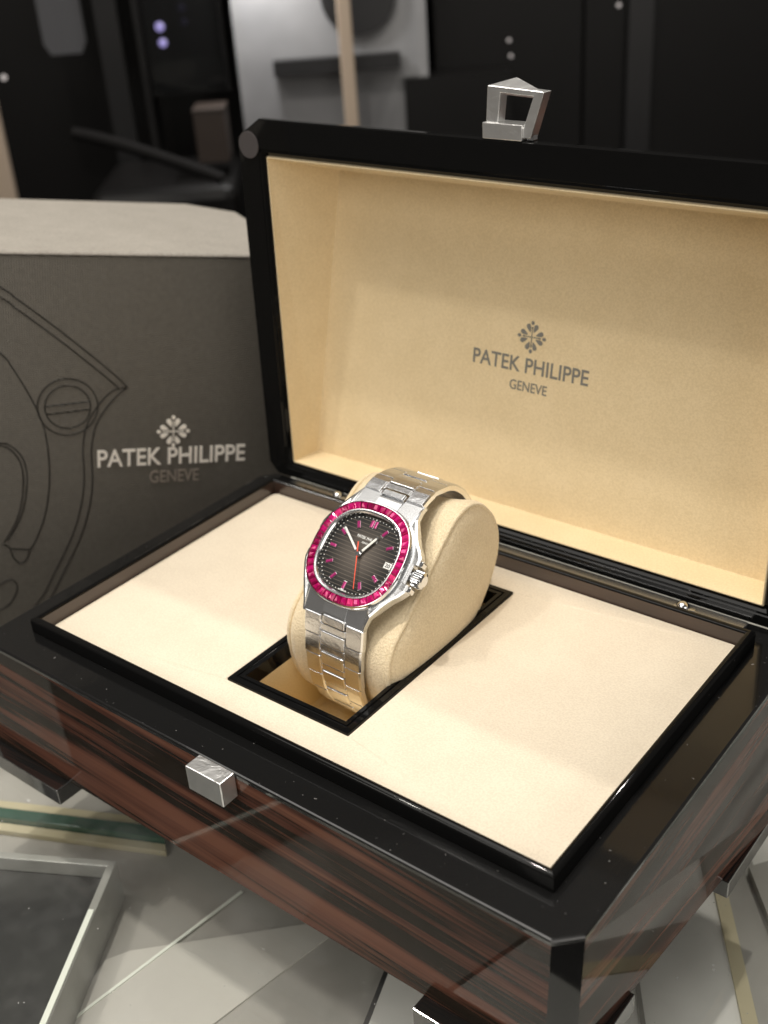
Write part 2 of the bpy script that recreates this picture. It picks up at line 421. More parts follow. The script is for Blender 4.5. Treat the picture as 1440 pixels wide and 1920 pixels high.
t = thing('bronze_post', 'bronze post at the far left edge above the taupe box', 'post', BG(-450, -60, 1500), 'bronze posts')
mb = MB(); mb.box(-470, -436, 1500, 1515, -400, 97, lambda v: BG(v.x, v.z, v.y)); mb.build('shaft', M['brass'], t, bevel=2)
t = thing('cabinet', 'tall black cabinet with plain doors at the right of the room', 'cabinet', BG(400, -60, 1590))
bgbox(MB(), 66, 200, -500, 20, 1540, 100).build('side_unit', M['dark'], t)
for i, (a, b) in enumerate(((110, 300), (304, 356), (392, 560), (564, 820))):
    bgbox(MB(), a, b, -500, 600, 1600, 40).build('door', M['dark'], t)
bgbox(MB(), 358, 390, -500, 600, 1590, 20).build('stile', M['dark2'], t)
t = thing('glass_cabinet', 'charcoal glazed cabinet standing left of the pale panel', 'cabinet', BG(-210, -60, 1600))
bgbox(MB(), -262, -160, 10, 500, 1620, 40).build('glazed_door', M['dark2'], t)
bgbox(MB(), -270, -263, -300, 500, 1600, 60).build('side_panel', M['dark'], t)
bgbox(MB(), -258, -164, 14, 480, 1612, 4).build('pane', M['gloss'], t)
t = thing('wall_picture', 'grey picture with rounded foot hanging at the left of the room', 'picture', BG(-360, 110, 1650))
mb = MB(); pts = [(-400, 300), (-400, 80), (-392, 66), (-352, 66), (-344, 80), (-344, 300)]
mb.loft([[BG(a, b, 1650) for a, b in pts], [BG(a, b, 1656) for a, b in pts]], True, True); mb.build('flat_patch', mat('grey print', (.05, .05, .054), .6), t)
bgbox(MB(), -330, -300, -300, 500, 1660, 10).build('hanging_strip', M['dark2'], t)
t = thing('armchair', 'dark armchair with a curved grey arm, out of focus in the background', 'armchair', BG(-250, -200, 1400))
pts = [BG(-330+170*i/12, 6-60*(i/12)**1.2, 1420-i*2) for i in range(13)]
MB().tube(pts, 7, 10).build('arm', M['armgrey'], t, smooth=60)
mb = MB(); bgbox(mb, -330, -150, -420, -70, 1430, 200); mb.build('seat_shell', M['dark'], t, bevel=15)
t = thing('bronze_box', 'small brown leather box on a ledge left of the pale panel', 'box', BG(-175, -20, 1480))
bgbox(MB(), -196, -158, -52, 8, 1480, 50).build('carcass', M['brown'], t, bevel=1)
bgbox(MB(), -197, -157, 8.2, 12, 1479, 52).build('lid', M['brown'], t, bevel=1)
for (s_, z_, r_, mm, lb, D_) in ((-223, 106, 5.5, 'glintp', 'violet round lamp reflected in the charcoal cabinet', 1500), (-222, 88, 5, 'glintp', 'lower violet lamp reflected under the round one in the charcoal cabinet', 1500),
                     (325, 92, 2.6, 'glintw', 'white spot lamp reflected high on the black cabinet at right', 1500), (193, 62, 2.2, 'glintw', 'upper of two small warm lamps reflected above the steel clasp', 1500),
                     (195, 44, 2.2, 'glintw', 'lower of two small warm lamps reflected above the steel clasp', 1500), (-413, 65, 3.5, 'glintw', 'small white lamp reflected beside the left bronze post', 1480)):
    simple('spot_glint', lb, 'glint', lambda mb: mb.sphere(BG(s_, z_, D_), r_), M[mm], None, 'small lamps reflected in the dark room', smooth=60)  # reflected spots of light, built as glowing balls

# ================================================================== STORAGE BOX (taupe paper)
K = .93
SCN = CAMLOC + (Vector((-53.80881, 228.264734, 81.086175))-CAMLOC)*K
def ST(a, b, d=0): return SCN+RU*(a*K)+RW*(b*K)+RN*d
sb = thing('storage_box', 'large taupe woven paper storage box leaning behind the ebony box', 'storage box', ST(-100, -160))
def down(a, d):         # follow the counter top
    p = ST(a, 0, d); k = (TABLE+.3-p.z)/RW.z
    return p+RW*k
DB = -165
c = 2.2
mb = MB()
A_ = [-330, 0]
top = [ST(-330, 0, -c), ST(0, 0, -c)]
# outline in plan (a, d): rounded vertical edges
plan = [(-330, 0-c), (-330+c, 0), (-c, 0), (0, -c), (0, DB+28), (-26, DB), (-330+26, DB), (-330, DB+28)]
lo = [[down(a, d) for a, d in plan], [ST(a, -c, d) for a, d in plan],
      [ST(a*(1-.0) + (c*.6 if a < -300 else -c*.6 if a > -30 else 0), -c*.25, d + (-c*.3 if d > -3 else c*.3)) for a, d in plan],
      [ST(a + (c if a < -300 else -c if a > -30 else 0), 0, d + (-c if d > -3 else c)) for a, d in plan]]
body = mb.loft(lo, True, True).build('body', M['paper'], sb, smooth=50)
WL[body.name] = WL[sb.name]

tp = [[ST(a, -1.3, d+(.25 if d > -3 else -.25)) if True else None for a, d in plan], [ST(a, -.6, d+(.3 if d > -3 else -.3)) for a, d in plan],
      [ST(a + (.9 if a < -300 else -.9 if a > -30 else 0), .3, d + (-.9 if d > -3 else .9)) for a, d in plan]]
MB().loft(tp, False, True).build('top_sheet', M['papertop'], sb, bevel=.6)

text_mb('PATEK PHILIPPE', RU, RW, RN, ST(-106.3, -111.3, .05), 78.6*K, 9.4*K, .45, .012).build('lettering', M['foil'], sb, bevel=.12)
text_mb('GENEVE', RU, RW, RN, ST(-79.2, -121.5, .05), 26.3*K, 6.9*K, .4, .006).build('town_lettering', mat('dimly lit foil', (.30, .26, .22), .4, metal=.2), sb, bevel=.1)  # darker foil colour carries the weaker light on the town name
emblem_mb(ST(-66.8, -93.1, .05), RU, RW, RN, 8.5*K, .45).build('emblem', M['foil'], sb, bevel=.1)
def crv(pts, n=6):
    P = [Vector((a, b)) for a, b in pts]; out = []
    for i in range(len(P)-1):
        p0 = P[max(i-1, 0)]; p1 = P[i]; p2 = P[i+1]; p3 = P[min(i+2, len(P)-1)]
        for k in range(n):
            t = k/n
            out.append(.5*((2*p1)+(-p0+p2)*t+(2*p0-5*p1+4*p2-p3)*t*t+(-p0+3*p1-3*p2+p3)*t**3))
    out.append(P[-1]); return out
emb = MB()
def groove(pts, r=.42, closed=False, sm=True):
    q = crv(pts) if sm else [Vector(p) for p in pts]
    emb.tube([ST(p.x, p.y, -.12) for p in q], r, 6, closed, RN)
up = [(-330, 60), (-230, 25), (-190, 5), (-150.7, -17.1), (-143.8, -22.3), (-134.1, -29.9), (-121.4, -40.2), (-105.6, -53.8), (-96, -62.6), (-90.6, -68.4)]
groove(up); groove([(a-.6, b-4.6) for a, b in up[:-1]]+[(-95.5, -69)])
dn = [(-90.6, -68.4), (-96.1, -72.9), (-102.1, -80), (-107.1, -89.2), (-109.3, -101.9), (-109, -113.7), (-109.7, -126.8), (-113, -142.1), (-117.3, -154.1), (-124.7, -169.5), (-133.5, -186.7), (-150, -205)]
groove(dn); groove([(-95.5, -69)]+[(a-4.3, b+1.0) for a, b in dn[1:]])
groove([(-95.5, -69), (-90.6, -68.4)], sm=False)
inn = [(-175, -32), (-152.1, -49.6), (-147, -56.5), (-140.9, -67.6), (-135.7, -78.9), (-132.3, -90.3), (-130.8, -103), (-130.6, -114.7), (-132, -128.6), (-134.8, -140.5), (-139.1, -151.3), (-141.7, -155.5)]
groove(inn)
in2 = [(-165, -98), (-154.2, -95.8), (-148.6, -98), (-144.1, -103.4), (-142, -110.9), (-142.1, -119.4), (-143.7, -130.1), (-147, -139.6), (-152.7, -149.7)]
groove(in2); groove([(a-1.8, b-.8) for a, b in in2[1:]])
groove([(-155.6, -151.1), (-151.9, -153.6), (-150.6, -158.7), (-146.9, -163), (-143.4, -160.5), (-141.7, -155.5)])
groove([(-150.9, -154.2), (-141.7, -155.5)], sm=False)
groove([(-160, -176), (-152, -172), (-149, -177), (-153, -186), (-160, -190)])
for rr in (14.9, 11.3):
    emb.tube([ST(-120.6+rr*math.cos(2*math.pi*i/48), -78+rr*math.sin(2*math.pi*i/48), -.12) for i in range(48)], .42, 6, True, RN)
for o_ in (1.9, -2.3):
    groove([(-131.4, -79.5+o_+.2), (-109.8, -77.3+o_)], sm=False)
emb.build('embossed_lines', M['emboss'], sb, smooth=60)

# ================================================================== EBONY PRESENTATION BOX
IW, ID = 230.0, 134.7
bx = thing('presentation_box', 'open striped ebony watch box with black rim and cream suede lining', 'watch box', (115, 66, TABLE))
c0 = 6.7
topo = rectc(-18, -18, 248, 150, c0)
def bot(z):
    k = (-z)/60.0
    q = rectc(0, 0, 1, 1, 0)
    fl = Vector((-18-24*k, -18+3.5*k)); fr_ = Vector((248-4.5*k, -18+3.5*k)); br = Vector((248+6*k, 150-1*k)); bl = Vector((-18-10*k, 150-1*k))
    return [fl+Vector((c0, 0)), fr_+Vector((-c0, 0)), fr_+Vector((0, c0)), br+Vector((0, -c0)), br+Vector((-c0, 0)), bl+Vector((c0, 0)), bl+Vector((0, -c0)), fl+Vector((0, c0))]
L0 = at(bot(-2.2), -2.2); L1 = at(bot(-60), -60)
wb = MB()
for i in (0, 2, 4, 6):
    n_ = 12
    for k in range(1):
        j = (i+1) % 8
        wb.add([L0[i], L0[j], L1[j], L1[i]], [(0, 1, 2, 3)])
wood = wb.build('body', M['ebony'], bx, recalc=False)
WL[wood.name] = WL[bx.name]
MB().loft([at(bot(-60), -60), at([Vector((115, 66))+(Vector(p)-Vector((115, 66)))*.97 for p in bot(-60)], -61)], False, True).build('underside', M['gloss'], bx)
for i in (1, 3, 5, 7):
    j = (i+1) % 8
    MB().add([L0[i], L0[j], L1[j], L1[i]], [(0, 1, 2, 3)]).build('corner_strip', M['gloss'], bx, recalc=False)
def rr(o, z, cc=None):      # ring at offset o outside the inner opening (8 points)
    cc = .01 if cc is None else cc
    return at(rectc(-o, -o, IW+o, ID+o, cc), z)
def insetring(d, z): 
    return at(rectc(-18+d, -18+d, 248-d, 150-d, c0-d*.4), z)
MB().loft([at(bot(-2.2), -2.2), insetring(0, -.7), insetring(.25, -.2), insetring(.8, 0), rr(3.3, 0)]).build('rim', M['black'], bx)
lip = MB().loft([rr(3.2, 0), rr(3.2, 5.0), rr(2.9, 5.8), rr(2.2, 6.3), rr(1.2, 6.3), rr(.5, 5.9), rr(.2, 5.3)]).build('inner_lip', M['gloss'], bx, smooth=40)
MB().loft([rr(.2, 5.3), rr(.15, -1.5)]).build('inner_wall', mk_mottle('dark polished walnut', (.045, .022, .016), (.03, .016, .012), 30, .3, coat=.8), bx)
# feet
for (xa, xb, ya, yb) in ((-45, 15, -21, 30), (192.5, 247, -20.5, 24), (206, 252.3, 83, 148), (-38, 13, 100, 148)):
    MB().box(xa, xb, ya, yb, TABLE, -60.3).build('foot', M['footlac'], bx, bevel=.35)
# cushion with the opening
ox0, oy0, ox1, oy1 = 84.4, 17.4, 141.3, 120.6
def rnd(x0, y0, x1, y1, r, z, n=5):
    P = []
    for (cx, cy, a0) in ((x0+r, y0+r, 180), (x1-r, y0+r, 270), (x1-r, y1-r, 0), (x0+r, y1-r, 90)):
        for i in range(n+1):
            a = math.radians(a0+90*i/n); P.append(Vector((cx+r*math.cos(a), cy+r*math.sin(a), z)))
    return P
MB().loft([rnd(.1, .1, IW-.1, ID-.1, 3, -1.4), rnd(.3, .3, IW-.3, ID-.3, 3, -.4), rnd(.9, .9, IW-.9, ID-.9, 3, 0), rnd(ox0-.6, oy0-.6, ox1+.6, oy1+.6, .5, 0), rnd(ox0, oy0, ox1, oy1, .3, -.8)]).build('cushion', M['cushion'], bx, smooth=50)
def orr(d, z): return at(rectc(ox0+d, oy0+d, ox1-d, oy1-d), z)
MB().loft([orr(0, -1), orr(0, .35), orr(.3, .6), orr(2.2, .6), orr(2.4, .1), orr(2.9, .1), orr(3.1, .6), orr(4.6, .6), orr(4.9, .3), orr(4.9, -6.5)]).build('opening_trim', M['gloss'], bx)
well = MB().loft([orr(5.0, -6.0), orr(5.0, -34), orr(6.5, -36)], False, True).build('cushion_well', M['well'], bx)
# hinge strip and stud heads
MB().box(3, 227, 139.5, 146.5, .05, 2.6).build('hinge_strip', M['brushed'], bx, bevel=.4)
for xx in (32.7, 203):
    mb = MB().sphere((xx, 142.3, 2.9), 2.7); mb.cyl((xx, 142.3, 2.4), Z, 3.4, .8); mb.cyl((xx+4, 142.3, 2.4), Z, 1.1, 1.0, 12)
    mb.build('hinge_stud', M['steel'], bx, smooth=40)
# front latch plate
MB().box(106.3, 122.6, -24.8, -18.05, -9.6, .4).build('latch_block', M['chrome'], bx, bevel=.35)

# ---- lid
tl = .032
LN = Vector((0, math.cos(tl), -math.sin(tl))); LU = Vector((0, math.sin(tl), math.cos(tl))); LO = Vector((0, 148.07, -4.43))
def LD(x, s, d=0): return LO+X*x+LU*s+LN*d
SB, ST_ = 5.6, 170.7
def lidrect(x0, s0, x1, s1, cx, cs, d, cb=None):
    cb = cx if cb is None else cb
    return [LD(x0+cb, s0, d), LD(x1-cb, s0, d), LD(x1, s0+cb, d), LD(x1, s1-cs, d), LD(x1-cx, s1, d), LD(x0+cx, s1, d), LD(x0, s1-cs, d), LD(x0, s0+cb, d)]
def lidopen(o, d): # opening grown by o
    return [LD(-.5-o+.01, 13.4-o, d), LD(230.5+o-.01, 13.4-o, d), LD(230.5+o, 13.41-o, d), LD(230.5+o, 155.4+o-.01, d), LD(230.5+o-.01, 155.4+o, d), LD(-.5-o+.01, 155.4+o, d), LD(-.5-o, 155.4+o-.01, d), LD(-.5-o, 13.41-o, d)]
MB().loft([lidrect(-15.4, SB, 245.4, ST_+.2, 13, 8, 3.5, 5), lidrect(-15.4, SB, 245.4, ST_+.2, 13, 8, .8, 5), lidrect(-14.9, SB+.4, 244.9, ST_-.2, 13, 8, 0, 5),
           lidopen(3.4, 0), lidopen(3.0, .5), lidopen(2.0, .5), lidopen(.3, 3.2)]).build('lid_frame', M['gloss'], bx)
MB().loft([lidrect(-15.4, SB, 245.4, ST_+.2, 13, 8, 3.5, 5), lidrect(-10, SB+2, 240, ST_-9.2, 13, 8, 46, 5), ]).build('lid_shell', M['ebony'], bx)
MB().loft([lidrect(-10, SB+2, 240, ST_-9.2, 13, 8, 46, 5), lidrect(-9, SB+3, 239, ST_-10.2, 13, 8, 47, 5)], False, True).build('lid_back', M['ebony'], bx)
rimf = lambda d: [LD(-.5-.3, 13.1, d), LD(230.8, 13.1, d), LD(230.8, 155.7, d), LD(-.8, 155.7, d)]
rim2 = lambda d: [LD(0, 14.0, d), LD(230, 14.0, d), LD(230, 154.8, d), LD(0, 154.8, d)]
flo = [LD(2.4, 14.5, 16), LD(227.6, 14.5, 16), LD(220, 144.5, 36.6), LD(10, 144.5, 36.6)]
MB().loft([rimf(3.3), rimf(1.6), rim2(1.2), rim2(2.4), flo], False, True).build('lid_lining', M['lining'], bx, bevel=2.2, seg=3)
FU = (flo[3]-flo[0]); FU = Vector((0, FU.y, FU.z)).normalized(); FN = X.cross(FU)
def FL(x, s):   # point on lid floor at lid height s
    k = (s-14.5)/130; return LD(x, s, 16+20.6*k)
text_mb('PATEK PHILIPPE', X, FU, FN, FL(87.2, 73.3)+FN*.05, 55.2, 6.3, .12, .010).build('lid_lettering', M['ink'], bx)
text_mb('GENEVE', X, FU, FN, FL(106.3, 65.6)+FN*.05, 17.8, 4.1, .12, .004).build('lid_town_lettering', M['ink'], bx)
emblem_mb(FL(114.7, 88.3)+FN*.05, X, FU, FN, 6.5, .12).build('lid_emblem', M['ink'], bx)
mb = MB(); mb.cyl(LD(-8.6, 160.1, 0), -LN, 5.6, .5, 40); lab(mb.build('bumper_pad', M['velcro'], bx, bevel=.15), 'round grey pad in the corner of the lid frame')
# clasp on the lid's free edge
def CL(x, s, d=0): return LD(x, s, d)
mb = MB()
outer = [(110.2, 171.0), (129.3, 172.0), (134.6, 187.8), (111.2, 189.0)]
innr = [(115.3, 174.8), (126.3, 175.4), (130.2, 186.3), (116.6, 186.9)]
mb.loft([[CL(a, b, 1) for a, b in outer], [CL(a, b, 6) for a, b in outer], [CL(a, b, 6) for a, b in innr], [CL(a, b, 1) for a, b in innr], [CL(a, b, 1) for a, b in outer]])
mb.build('clasp_arm', M['chrome'], bx, bevel=.3)
mb = MB(); mb.add([CL(111.2, 189.05, 1), CL(134.6, 187.85, 1), CL(118.5, 191.2, 9), CL(111.6, 185.5, 6.1), CL(133.8, 184.5, 6.1), CL(119.3, 185.4, 8)], [(0, 1, 2), (3, 5, 4), (0, 2, 5, 3), (1, 4, 5, 2), (0, 3, 4, 1)])
mb.build('clasp_tip', M['chrome'], bx, bevel=.25)
MB().box(109.6, 126.2, 0, 7.5, 170.95, 176.6, lambda v: CL(v.x, v.z, v.y)).build('clasp_block', M['chrome'], bx, bevel=.3)
MB().box(127.2, 129.6, 2, 5.5, 170.95, 175.6, lambda v: CL(v.x, v.z, v.y)).build('clasp_hinge', M['steel'], bx, bevel=.3)

# ================================================================== WATCH PILLOW
prof = [(45.0, 2), (46.0, 9), (50.0, 15.5), (57, 20.6), (64, 26.2), (71, 32.3), (78, 38.3), (84.5, 43.6), (91, 47.6), (98, 49.2), (105, 47.4), (111, 42.6), (116, 35.6), (118.4, 27.5), (117.2, 18.5),
        (112.5, 10), (106, 2.5), (98, -6), (89, -14.5), (79, -22), (69, -27.4), (60, -27.6), (52.5, -22), (48, -14), (45.6, -6)]
pc = Vector((80, 10))
def smooth_closed(P, n=3):
    P = [Vector(p) for p in P]; m_ = len(P); out = []
    for i in range(m_):
        p0, p1, p2, p3 = P[i-1], P[i], P[(i+1) % m_], P[(i+2) % m_]
        for k in range(n):
            t_ = k/n; out.append(.5*((2*p1)+(-p0+p2)*t_+(2*p0-5*p1+4*p2-p3)*t_*t_+(-p0+3*p1-3*p2+p3)*t_**3))
    return out
PR = smooth_closed(prof)
def nrm2(P, i):
    a = P[i-1]; b = P[(i+1) % len(P)]; d = (b-a).normalized(); return Vector((-d.y, d.x))
def offs(o):      # offset outward in mm
    return [P_ + nrm2(PR, i)*o for i, P_ in enumerate(PR)]
# profile runs clockwise seen from +x; outward is the left-hand normal
def prx(o, x, sc_=1.0): return [Vector((x, pc.x+(q.x-pc.x)*sc_, pc.y+(q.y-pc.y)*sc_)) for q in offs(o)]
pw = thing('watch_pillow', 'cream suede cushion roll standing in the opening and holding the watch', 'watch pillow', (113, 80, -34))
bodyloops = []
for (x, o, s_) in ((88.6, -.8, .0), (88.4, -.8, .5), (88.8, -.6, .86), (89.6, -.4, .94), (91.0, -.1, 1), (93.5, 0, 1), (98, -1.6, 1), (104, -2.4, 1), (113, -2.6, 1), (120, -2.4, 1), (125, -2.0, 1), (129, -1.3, 1), (132.5, -.5, 1), (135, -.1, 1), (136.4, -.5, .99), (137.2, -.9, .96), (138.2, -1, .88), (139.2, -1, .7), (139.8, -1, .4), (140, -1, 0.0)):
    bodyloops.append(prx(o, x, max(s_, .001)))
pwo = MB().loft(bodyloops).build('pillow_body', M['pillow'], pw, smooth=60)
for x_, nm in ((136.3, 'seam'), (89.4, 'seam')):
    MB().tube(prx(-.7, x_, .985), .95, 8, True, X).build(nm, M['pillow'], pw, smooth=60)

# ================================================================== WATCH
WC = Vector((112.81, 63.45, 37.90)); WU = Vector((.02308, .7592, .65044)).normalized(); WV = Vector((.99909, .0059, -.0423)); WV = (WV-WU*WV.dot(WU)).normalized(); WN = WV.cross(WU)
def WW(x, y, z=0): return WC+WV*x+WU*y+WN*z
wt = thing('wristwatch', 'steel bracelet watch with a ruby bezel and dark ribbed dial on the cushion', 'wristwatch', WC)
def sup(R, p, z, n=96, ph=0):
    P = []
    for i in range(n):
        a = 2*math.pi*i/n+ph; c_, s_ = abs(math.cos(a)), abs(math.sin(a)); r_ = R/((c_**p+s_**p)**(1/p))
        P.append(WW(r_*math.cos(a), r_*math.sin(a), z))
    return P
# mid case with lugs, ears and crown guard
half = [(13.9, 25.6), (14.3, 23.0), (15.4, 19.5), (18.2, 14.5), (20.4, 11.2), (22.4, 9.2), (24.2, 6.6), (24.3, 4.0), (22.6, 3.7)]
lefth = [(-20.9, 3.7), (-21.4, 4.6), (-21.2, 7.6), (-20.2, 10.2), (-18.8, 12.8), (-17.4, 15.4), (-15.2, 19.5), (-14.2, 23.0), (-13.9, 25.6)]
topn = [(-5.4, 25.6), (-5.4, 24.2), (5.4, 24.2), (5.4, 25.6)]
outline = half[::-1]          # right, going up from the crown to the lug
outline = outline+topn[::-1]+lefth[::-1]
low = [(x, -y) for x, y in outline][::-1]
full = outline+low
def ztop(y):
    a = abs(y); return .2 if a < 18 else .2-(a-18)**1.35*.24
n_ = len(full)
L_t = [WW(x, y, ztop(y)) for x, y in full]
L_t0 = [WW(x*.96, y*.97, ztop(y)+.35) for x, y in full]
L_m = [WW(x, y, min(-3.2, ztop(y)-2.5) if abs(y) < 18 else ztop(y)-2.2) for x, y in full]
L_b = [WW(x*.93, y*.985, -5.6 if abs(y) < 18 else ztop(y)-3.6) for x, y in full]
cas = MB()
cas.loft([L_b, L_m, L_t, L_t0])
ctr = WW(0, 0, .3); cb_ = WW(0, 0, -6.5)
L_i = []
for x, y in full:
    h_ = math.hypot(x, y); L_i.append(WW(x*.94, math.copysign(16.5, y), .12) if abs(y) > 18 else WW(x*.78, y*.9, .1))
ctr = WW(0, 0, -1.6)
cas.loft([L_t0, L_i]); cas.add(L_i+[ctr], [(i, (i+1) % n_, n_) for i in range(n_)]); cas.add(L_b+[cb_], [((i+1) % n_, i, n_) for i in range(n_)])
cas.build('case', M['brushed'], wt, bevel=.22, seg=2)
MB().loft([sup(18.5, 2.1, -8.2), sup(19.5, 2.2, -5.2)], True, True).build('case_back', M['steel'], wt, smooth=30)
# bezel
MB().loft([sup(20.3, 2.42, -.6), sup(20.4, 2.42, .4), sup(20.1, 2.42, 1.6), sup(19.8, 2.42, 2.25), sup(19.58, 2.42, 2.3), sup(19.52, 2.42, 1.2), sup(16.6, 2.5, 1.2)]).build('bezel', M['steel'], wt, smooth=28)
MB().loft([sup(16.7, 2.5, 1.0), sup(16.62, 2.5, 2.3), sup(16.3, 2.5, 2.35), sup(15.7, 2.55, 2.0)]).build('bezel_inner_ring', M['brushed'], wt, smooth=28)
MB().loft([sup(15.75, 2.55, 2.05), sup(15.3, 2.6, 1.5), sup(15.05, 2.65, 0.1)]).build('dial_flange', M['steel'], wt, smooth=28)
NR = 44
def suppt(R, p, a):
    c_, s_ = abs(math.cos(a)), abs(math.sin(a)); r_ = R/((c_**p+s_**p)**(1/p)); return r_*math.cos(a), r_*math.sin(a)
for k in range(NR):
    a0 = 2*math.pi*(k+.05)/NR; a1 = 2*math.pi*(k+.95)/NR
    lo_ = []
    for (ins, z_) in ((0, 1.3), (0, 1.95), (.62, 2.62)):
        ra, rb = 19.5-ins, 16.66+ins; da = ins/18.2
        q = [suppt(rb, 2.5, a0+da), suppt(ra, 2.42, a0+da), suppt(ra, 2.42, a1-da), suppt(rb, 2.5, a1-da)]
        lo_.append([WW(x, y, z_+random.uniform(-.2, .2)) for x, y in q])
    MB().loft(lo_, False, True).build('ruby', M['ruby'], wt)
# dial
dm = M['dial']
def dotn(v, d):
    n = N(dm, 'ShaderNodeVectorMath', operation='DOT_PRODUCT'); lk(dm, v, n.inputs[0]); n.inputs[1].default_value = tuple(d); return n.outputs['Value']
dv = coords(dm)
du, dvv = dotn(dv, WU), dotn(dv, WV)
ln_ = math_(dm, 'FRACT', math_(dm, 'DIVIDE', du, .00145))
tri = math_(dm, 'LESS_THAN', ln_, .16)
rad = math_(dm, 'SQRT', math_(dm, 'ADD', math_(dm, 'MULTIPLY', du, du), math_(dm, 'MULTIPLY', dvv, dvv)))
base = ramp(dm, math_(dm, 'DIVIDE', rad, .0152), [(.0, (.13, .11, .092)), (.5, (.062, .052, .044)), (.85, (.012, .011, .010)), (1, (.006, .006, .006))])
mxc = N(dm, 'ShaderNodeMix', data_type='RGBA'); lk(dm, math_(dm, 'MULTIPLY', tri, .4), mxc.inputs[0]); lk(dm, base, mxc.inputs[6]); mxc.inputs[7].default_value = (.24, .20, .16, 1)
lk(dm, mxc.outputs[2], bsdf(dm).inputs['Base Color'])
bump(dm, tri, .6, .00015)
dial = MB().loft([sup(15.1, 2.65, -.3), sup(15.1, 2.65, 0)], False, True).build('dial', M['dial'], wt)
WL[dial.name] = WL[wt.name]
def baguette(cx, cy, ang, l, wd, z0, m_, name, parent, h=.55):
    ca, sa = math.cos(ang), math.sin(ang); lo_ = []
    for (ins, z_) in ((0, z0), (0, z0+h*.5), (.22, z0+h)):
        q = [(-l/2+ins, -wd/2+ins), (l/2-ins, -wd/2+ins), (l/2-ins, wd/2-ins), (-l/2+ins, wd/2-ins)]
        lo_.append([WW(cx+x*ca-y*sa, cy+x*sa+y*ca, z_) for x, y in q])
    return MB().loft(lo_, False, True).build(name, m_, parent)
for k in range(12):
    if k == 3: continue
    a = math.pi/2-k*math.pi/6; R_ = 12.3 if k in (0, 6) else 12.1
    offsets = (0,) if k else (-.85, .85)
    for of in offsets:
        cx, cy = R_*math.cos(a)-of*math.sin(a)*-1, R_*math.sin(a)
        mt = baguette(cx, cy, a, 3.3, 1.75, .03, M['steel'], 'marker_setting', dial, .35)
        baguette(cx, cy, a, 2.7, 1.15, .25, M['pink'], 'hour_marker', dial, .55)
dots = MB()
for k in range(60):
    a = 2*math.pi*k/60
    x, y = suppt(14.25, 2.65, a); dots.cyl(WW(x, y, .02), WN, .17 if k % 5 else .24, .06, 8)
dots.build('minute_dots', M['dot'], dial)
MB().loft([[WW(x, y, .05) for x, y in ((11.3, -1.15), (14.3, -1.15), (14.3, 1.15), (11.3, 1.15))], [WW(x, y, .12) for x, y in ((11.3, -1.15), (14.3, -1.15), (14.3, 1.15), (11.3, 1.15))]], False, True).build('date_window', M['dot'], dial)
text_mb('20', WV, WU, WN, WW(11.75, -.75, .13), 2.1, 1.5, .04, .02).build('date_numeral', M['emboss'], dial)
text_mb('PATEK PHILIPPE', WV, WU, WN, WW(-4.6, 6.1, .03), 9.2, 1.05, .05, .02).build('dial_lettering', M['dot'], dial)
text_mb('GENEVE', WV, WU, WN, WW(-1.6, 4.4, .03), 3.2, .75, .05, .01).build('dial_town_lettering', M['dot'], dial)
text_mb('SWISS MADE', WV, WU, WN, WW(-1.9, -14.45, .03), 3.8, .5, .05, .01).build('dial_small_lettering', M['dot'], dial)
def bar(p, q, w0, w1, z_, h, m_, name, parent):
    p, q = Vector(p), Vector(q); d = (q-p).normalized(); s_ = Vector((-d.y, d.x))
    P = [p-s_*w0/2, q-d*.4-s_*w1/2, q, q-d*.4+s_*w1/2, p+s_*w0/2]
    return MB().loft([[WW(a.x, a.y, z_) for a in P], [WW(a.x, a.y, z_+h) for a in P]], True, True).build(name, m_, parent)
hh = bar((-.5, -1.0), (4.5, 8.4), 1.25, 1.15, .75, .25, M['steel'], 'hour_hand', wt); WL[hh.name] = WL[wt.name]
bar((.85, 1.6), (4.15, 7.7), .8, .75, 1.0, .1, M['white'], 'lume_strip', hh)
hh = bar((.9, -.65), (-10.9, 8.2), 1.25, 1.0, 1.1, .25, M['steel'], 'minute_hand', wt); WL[hh.name] = WL[wt.name]
hh.data.transform(Matrix.Identity(4))
bar((-1.7, 1.25), (-10.3, 7.75), .8, .65, 1.35, .1, M['white'], 'lume_strip', hh)
hh = bar((-2.0, 4.2), (5.2, -12.6), .45, .22, 1.6, .15, M['orange'], 'seconds_hand', wt)
MB().cyl(WW(0, 0, .2), WN, .8, 1.7, 20).build('hand_pinion', M['steel'], wt, smooth=40)
# crown
cr = MB(); lo_ = []
for (x, r_) in ((22.2, 2.0), (23.4, 2.0), (23.4, 3.0), (24.0, 3.35), (26.6, 3.35), (27.3, 2.9), (27.7, 2.0)):
    lo_.append([WW(x, math.cos(2*math.pi*i/48)*r_*(1 if i % 2 or r_ < 3.2 else .90), -2.6+math.sin(2*math.pi*i/48)*r_*(1 if i % 2 or r_ < 3.2 else .90)) for i in range(48)])
crown = cr.loft(lo_, True, True).build('crown', M['steel'], wt)
for s_ in (1, -1):
    MB().box(22.4, 25.0, 3.9, 6.2, -4.4, -.6, lambda v: WW(v.x, v.y*s_, v.z)).build('crown_guard', M['steel'], wt, bevel=.5)
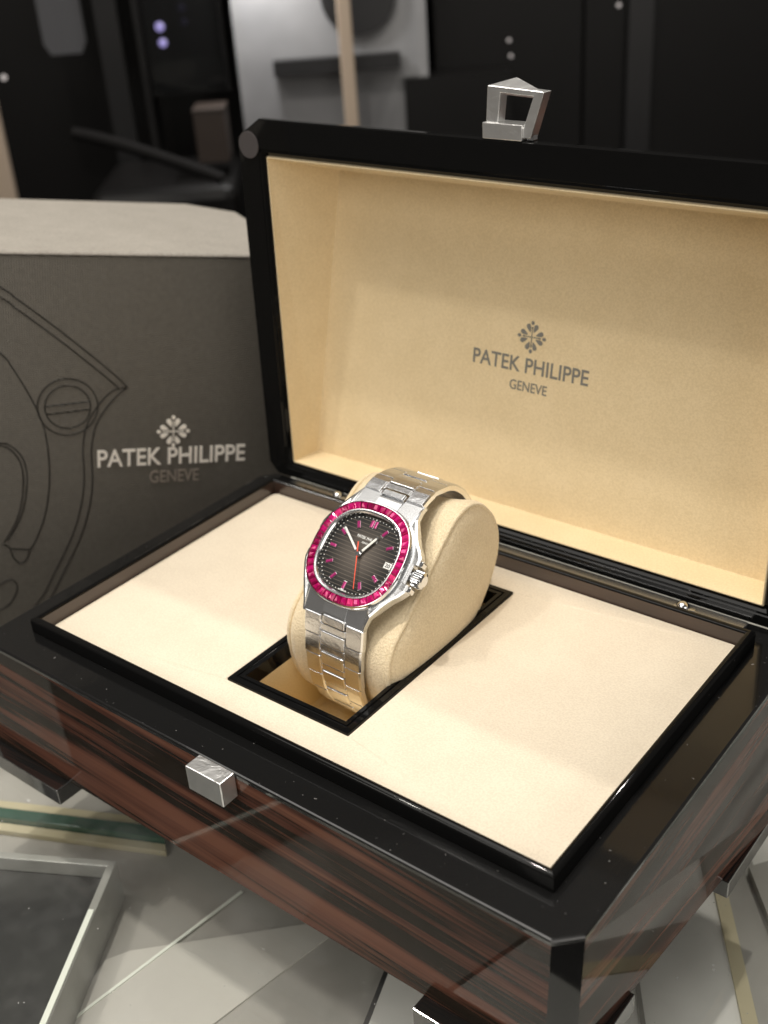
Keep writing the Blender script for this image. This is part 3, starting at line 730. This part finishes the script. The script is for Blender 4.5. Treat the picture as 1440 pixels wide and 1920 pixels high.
# bracelet: path in the YZ plane
lugb = WW(0, -24.6, -2.3); lugt = WW(0, 24.6, -2.3)
path = [(lugb.y, lugb.z), (44.8, 12.5), (43.6, 5.5), (43.2, -1), (43.6, -8), (45.2, -14.5), (48.6, -21), (54, -27), (61, -30.5), (70, -30.2), (80, -25.2), (90, -17.5), (99, -9), (108, 0), (115, 9.5), (120, 19), (121.6, 28), (119, 37), (113.6, 45), (106.6, 50.8), (99, 53.5), (91.5, 54.2), (lugt.y+.5, lugt.z)]
PP = [Vector(q) for q in path]; fine = []
for i in range(len(PP)-1):
    p0 = PP[max(i-1, 0)]; p1 = PP[i]; p2 = PP[i+1]; p3 = PP[min(i+2, len(PP)-1)]
    for k in range(16):
        t_ = k/16; fine.append(.5*((2*p1)+(-p0+p2)*t_+(2*p0-5*p1+4*p2-p3)*t_*t_+(-p0+3*p1-3*p2+p3)*t_**3))
fine.append(PP[-1])
cum = [0]
for i in range(1, len(fine)): cum.append(cum[-1]+(fine[i]-fine[i-1]).length)
TOT = cum[-1]
def atd(d):
    d = max(0, min(TOT-1e-6, d))
    for i in range(1, len(cum)):
        if cum[i] >= d:
            t_ = (d-cum[i-1])/(cum[i]-cum[i-1]); p = fine[i-1].lerp(fine[i], t_); tg = (fine[i]-fine[i-1]).normalized(); return p, tg
def linkbox(mb, x0, x1, d0, d1, t0, t1, nseg=3, skew=0):
    """slab following the path: x0..x1 across, d0..d1 along, t0..t1 outward"""
    lo_ = []
    for k in range(nseg+1):
        d = d0+(d1-d0)*k/nseg; p, tg = atd(d); nn = Vector((tg.y*-1, tg.x))
        # outward = away from the pillow centre
        if nn.dot(p-Vector((82, 12))) < 0: nn = -nn
        sk = WV.z/WV.x
        f = lambda x, t_: Vector((x, p.x+nn.x*t_, p.y+nn.y*t_+(x-WC.x)*sk*.6))
        lo_.append([f(x0, t0), f(x1, t0), f(x1, t1*.72+t0*.28), f(x1-.5, t1), f(x0+.5, t1), f(x0, t1*.72+t0*.28)])
    return mb.loft(lo_, True, True)
NL = 24; pitch = (TOT-1.2)/NL
for k in range(NL):
    d0 = .8+k*pitch; d1 = d0+pitch-.28
    u_ = min(k, NL-1-k)
    hw = 13.6-min(u_, 9)*.38
    ci = hw*.42
    mb = MB()
    linkbox(mb, WC.x-hw, WC.x-ci-.12, d0, d1, -2.4, .25)
    linkbox(mb, WC.x+ci+.12, WC.x+hw, d0, d1, -2.4, .25)
    linkbox(mb, WC.x-ci-.2, WC.x+ci+.2, d0+pitch*.34, d0+pitch*.64, -2.3, .12, 1)
    lkk = mb.build('bracelet_link', M['film'], wt, bevel=.15); WL[lkk.name] = WL[wt.name]
    cm = MB(); off = pitch*.5
    linkbox(cm, WC.x-ci, WC.x+ci, d0-pitch*.31, d0+pitch*.29, -1.6, .5) if k else linkbox(cm, WC.x-5.2, WC.x+5.2, -2.6, d0+pitch*.29, -1.6, .35)
    cm.build('centre_link', M['film'], lkk, bevel=.3)
cm = MB(); linkbox(cm, WC.x-5.2, WC.x+5.2, TOT-pitch*.3, TOT+1, -1.6, .35); cm.build('end_link', M['film'], wt, bevel=.3)
